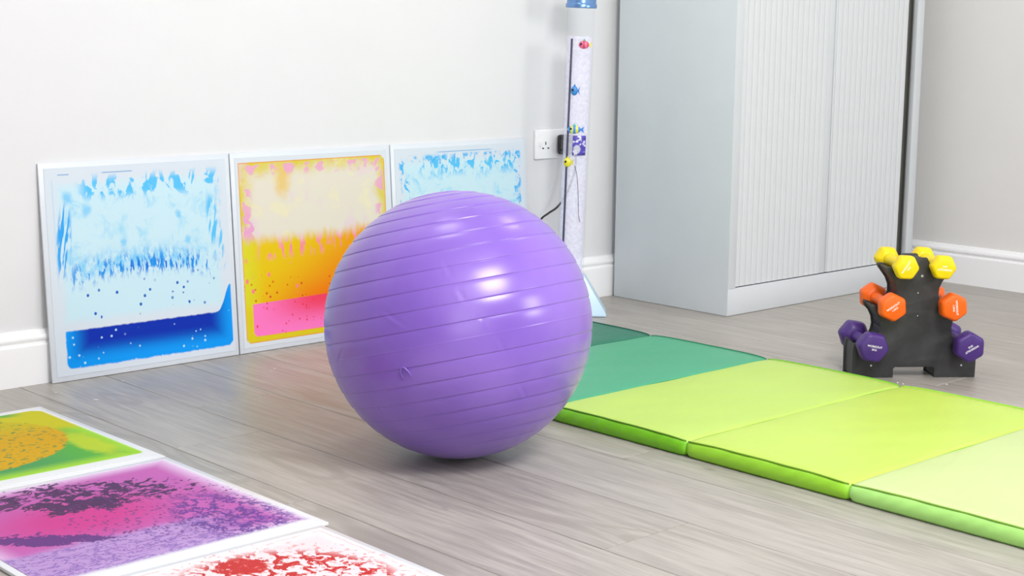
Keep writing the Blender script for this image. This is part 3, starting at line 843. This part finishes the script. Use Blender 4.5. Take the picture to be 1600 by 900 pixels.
right += arc(hs[2][0], hs[2][1]+.001, .0165, -25, -150, 7)
right += [(.024, .279), (.019, .288), (.0165, .2895)]
def mir(p): return [(-x, z) for x, z in p][::-1]
notch = [(.046, .0255)]
outline = [(.050, .0)]+right[1:]+mir(right[1:])+[(-.050, 0), (-.050, .022), (-.046, .0255), (.046, .0255), (.050, .022)]
prism('front_plate', outline, 0, .006, M_rack, rack, .0012)
prism('rear_plate', outline, .072, .078, M_rack, rack, .0012)
def inset(o_, d):
    out = []
    n = len(o_)
    for i in range(n):
        a = Vector(o_[i-1]); b = Vector(o_[i]); c = Vector(o_[(i+1) % n])
        n1 = Vector((-(b-a).y, (b-a).x)).normalized(); n2 = Vector((-(c-b).y, (c-b).x)).normalized()
        m = (n1+n2); m = m/max(m.length, 1e-6); k = d/max(.45, m.dot(n1)); out.append((b.x+m.x*k, b.y+m.y*k))
    return out
# hollow rib between the plates (thin wall that follows the outline)
ins = inset(outline, .004)
V = []; Fc = []; n = len(outline)
for (oo_, yy) in ((ins, .0062), (ins, .0718), (inset(outline, .0065), .0062), (inset(outline, .0065), .0718)):
    V += [(x, yy, z) for x, z in oo_]
for i in range(n):
    j = (i+1) % n
    Fc += [(i, j, n+j, n+i), (2*n+j, 2*n+i, 3*n+i, 3*n+j), (i, 2*n+i, 2*n+j, j), (n+j, 3*n+j, 3*n+i, n+i)]
mesh('cross_web', V, Fc, M_rack, rack)
M_chrome = plain('screw_metal', (225, 225, 228), .25, .02, metal=.9)
for sx, sz, rr in ((.008, .246, .0032), (-.105, .030, .0024), (.115, .030, .0024), (.0, .205, .0012), (.002, .150, .0011)):
    lo = lathe('screw', [(0, -.0012), (rr, -.0008), (rr, .0005), (0, .0006)], M_chrome, rack, 14); lo.rotation_euler = (-PI/2, 0, 0); lo.location = (sx, -.0002, sz)

def head_bm(rv, L):
    """hexagonal head, axis y from 0 (inner) to -L (outer face)"""
    bm = bmesh.new(); rings = []
    for y, k in ((0, .52), (-.004, .78), (-.012, .965), (-.018, 1.), (-L+.010, 1.), (-L+.004, .955), (-L+.001, .86), (-L, .80)):
        rings.append([bm.verts.new((rv*k*math.cos(PI/3*i), y, rv*k*math.sin(PI/3*i))) for i in range(6)])
    for a, b in zip(rings[:-1], rings[1:]):
        for i in range(6): bm.faces.new((a[i], a[(i+1) % 6], b[(i+1) % 6], b[i]))
    bm.faces.new(rings[0][::-1]); bm.faces.new(rings[-1])
    bmesh.ops.recalc_face_normals(bm, faces=bm.faces)
    es = [e for e in bm.edges if len(e.link_faces) == 2]
    es = [e for e in es if abs(e.verts[0].co.y-e.verts[1].co.y) > 1e-5]
    bmesh.ops.bevel(bm, geom=es, offset=rv*.16, segments=4, affect='EDGES', profile=.5)
    return bm
def text_part(s, size, mat, parent, dy, dz):
    cu = bpy.data.curves.new('print', 'FONT'); cu.body = s; cu.size = size; cu.align_x = 'CENTER'; cu.align_y = 'CENTER'; cu.extrude = .00015
    cu.space_character = 1.05; cu.offset = size*.02
    o = link(bpy.data.objects.new('print', cu)); bpy.context.view_layer.update()
    dg = bpy.context.evaluated_depsgraph_get(); me = bpy.data.meshes.new_from_object(o.evaluated_get(dg))
    bpy.data.objects.remove(o); bpy.data.curves.remove(cu)
    me.materials.append(mat)
    t_ = link(bpy.data.objects.new('printed_text', me)); t_.parent = parent; t_.rotation_euler = (PI/2, 0, 0); t_.location = (0, dy, dz); return t_
M_print = plain('white_print', (244, 242, 240), .5)
def dumb(label, sx, sz, rv, HL, rgb, rolla, txt, offs):
    t = T('dumbbell_vinyl'); c = lin(rgb); o_ = t.coords()
    t.base(t.mix(tuple(k*.93 for k in c[:3])+(1,), c, t.noise(o_, 30, 3).ss(.35, .65))).set(rough=.42, spec=.45)
    t.bump(t.noise(o_, 700, 2), .12, .0004)
    p = RC+dV*sx+nV*(.039); p.z = sz
    e = empty('dumbbell', p); 
    e.matrix_world = Matrix.Translation(p) @ Matrix.Rotation(math.atan2(dV.y, dV.x), 4, 'Z') @ Matrix.Rotation(rolla, 4, 'Y')
    tag(e, label, 'dumbbell', 'hexagonal dumbbells on the black stand')
    G = .0475
    V, Fc = tube_mesh([(0, y, 0) for y in (-G-.004, -G+.006, -.02, 0, .02, G-.006, G+.004)], [.0158, .0145, .0135, .0140, .0135, .0145, .0158], 20)
    mesh('handle', V, Fc, t.m, e, True)
    f = from_bm('head', head_bm(rv, HL), t.m, e, True, loc=(0, -G, 0))
    b = from_bm('head', head_bm(rv, HL), t.m, e, True, loc=(0, G, 0), rot=(0, 0, PI))
    text_part(txt[0], .0066, M_print, f, -HL-.0001, offs+.003)
    text_part(txt[1], .0062, M_print, f, -HL-.0001, offs-.0045)
yellow, orange, violet = (246, 216, 4), (250, 104, 8), (74, 44, 122)
R_ = math.radians
dumb('yellow dumbbell at the top left of the black stand', -hs[2][0], hs[2][1], .0315, .040, yellow, R_(-57), ('WORKOUT', '1KG'), .001)
dumb('yellow dumbbell at the top right of the black stand', hs[2][0], hs[2][1], .0315, .040, yellow, R_(-175), ('WORKOUT', '1KG'), .001)
dumb('orange dumbbell at the left of the middle tier', -hs[1][0], hs[1][1], .0350, .044, orange, R_(-35), ('WORKOUT', '1.5KG'), .001)
dumb('orange dumbbell at the right of the middle tier', hs[1][0], hs[1][1], .0350, .044, orange, R_(83), ('WORKOUT', '1.5KG'), .001)
dumb('dark purple dumbbell at the bottom left of the black stand', -hs[0][0], hs[0][1], .0385, .047, violet, R_(10), ('WORKOUT', '2KG'), .001)
dumb('dark purple dumbbell at the bottom right of the black stand', hs[0][0], hs[0][1], .0385, .047, violet, R_(-210), ('WORKOUT', '2KG'), .001)

# ------------------------------------------------------------------ crumbs of white plastic on the floor
M_crumb = plain('white_scrap', (244, 243, 240), .6)
def px_floor(px, py):
    d = F+Rv*((px-800)/FPX)-Uv*((py-450)/FPX); k = -CAM_H/d.z; return Vector((0, 0, CAM_H))+d*k
for px, py, L, lab in ((1402.5, 598.5, .006, 'tiny white scrap at the edge of the lime mat'), (1411, 600.5, .005, 'second tiny white scrap at the mat edge'),
        (1479, 601, .006, 'tiny white crumb in front of the dumbbell stand'), (150, 625.5, .016, 'thin white sliver on the floor by the green tile'),
        (87, 614.5, .007, 'small white crumb on the floor under the blue tile'), (192, 596, .004, 'white speck on the floor below the blue tile'),
        (429, 577, .005, 'white crumb on the floor below the yellow tile'), (423, 581, .003, 'smaller white crumb beside the one below the yellow tile')):
    p = px_floor(px, py)
    bm = bmesh.new(); bmesh.ops.create_icosphere(bm, subdivisions=1, radius=.5)
    bmesh.ops.scale(bm, vec=(L, min(L, .004), .0022), verts=bm.verts)
    for v in bm.verts: v.co *= random.uniform(.8, 1.15)
    bmesh.ops.translate(bm, vec=(0, 0, .0012), verts=bm.verts)
    o = from_bm('scrap', bm, M_crumb, None, False, loc=(p.x, p.y, 0), rot=(0, 0, brot+random.uniform(-.3, .3)))
    tag(o, lab, 'scrap', 'white scraps on the floor')
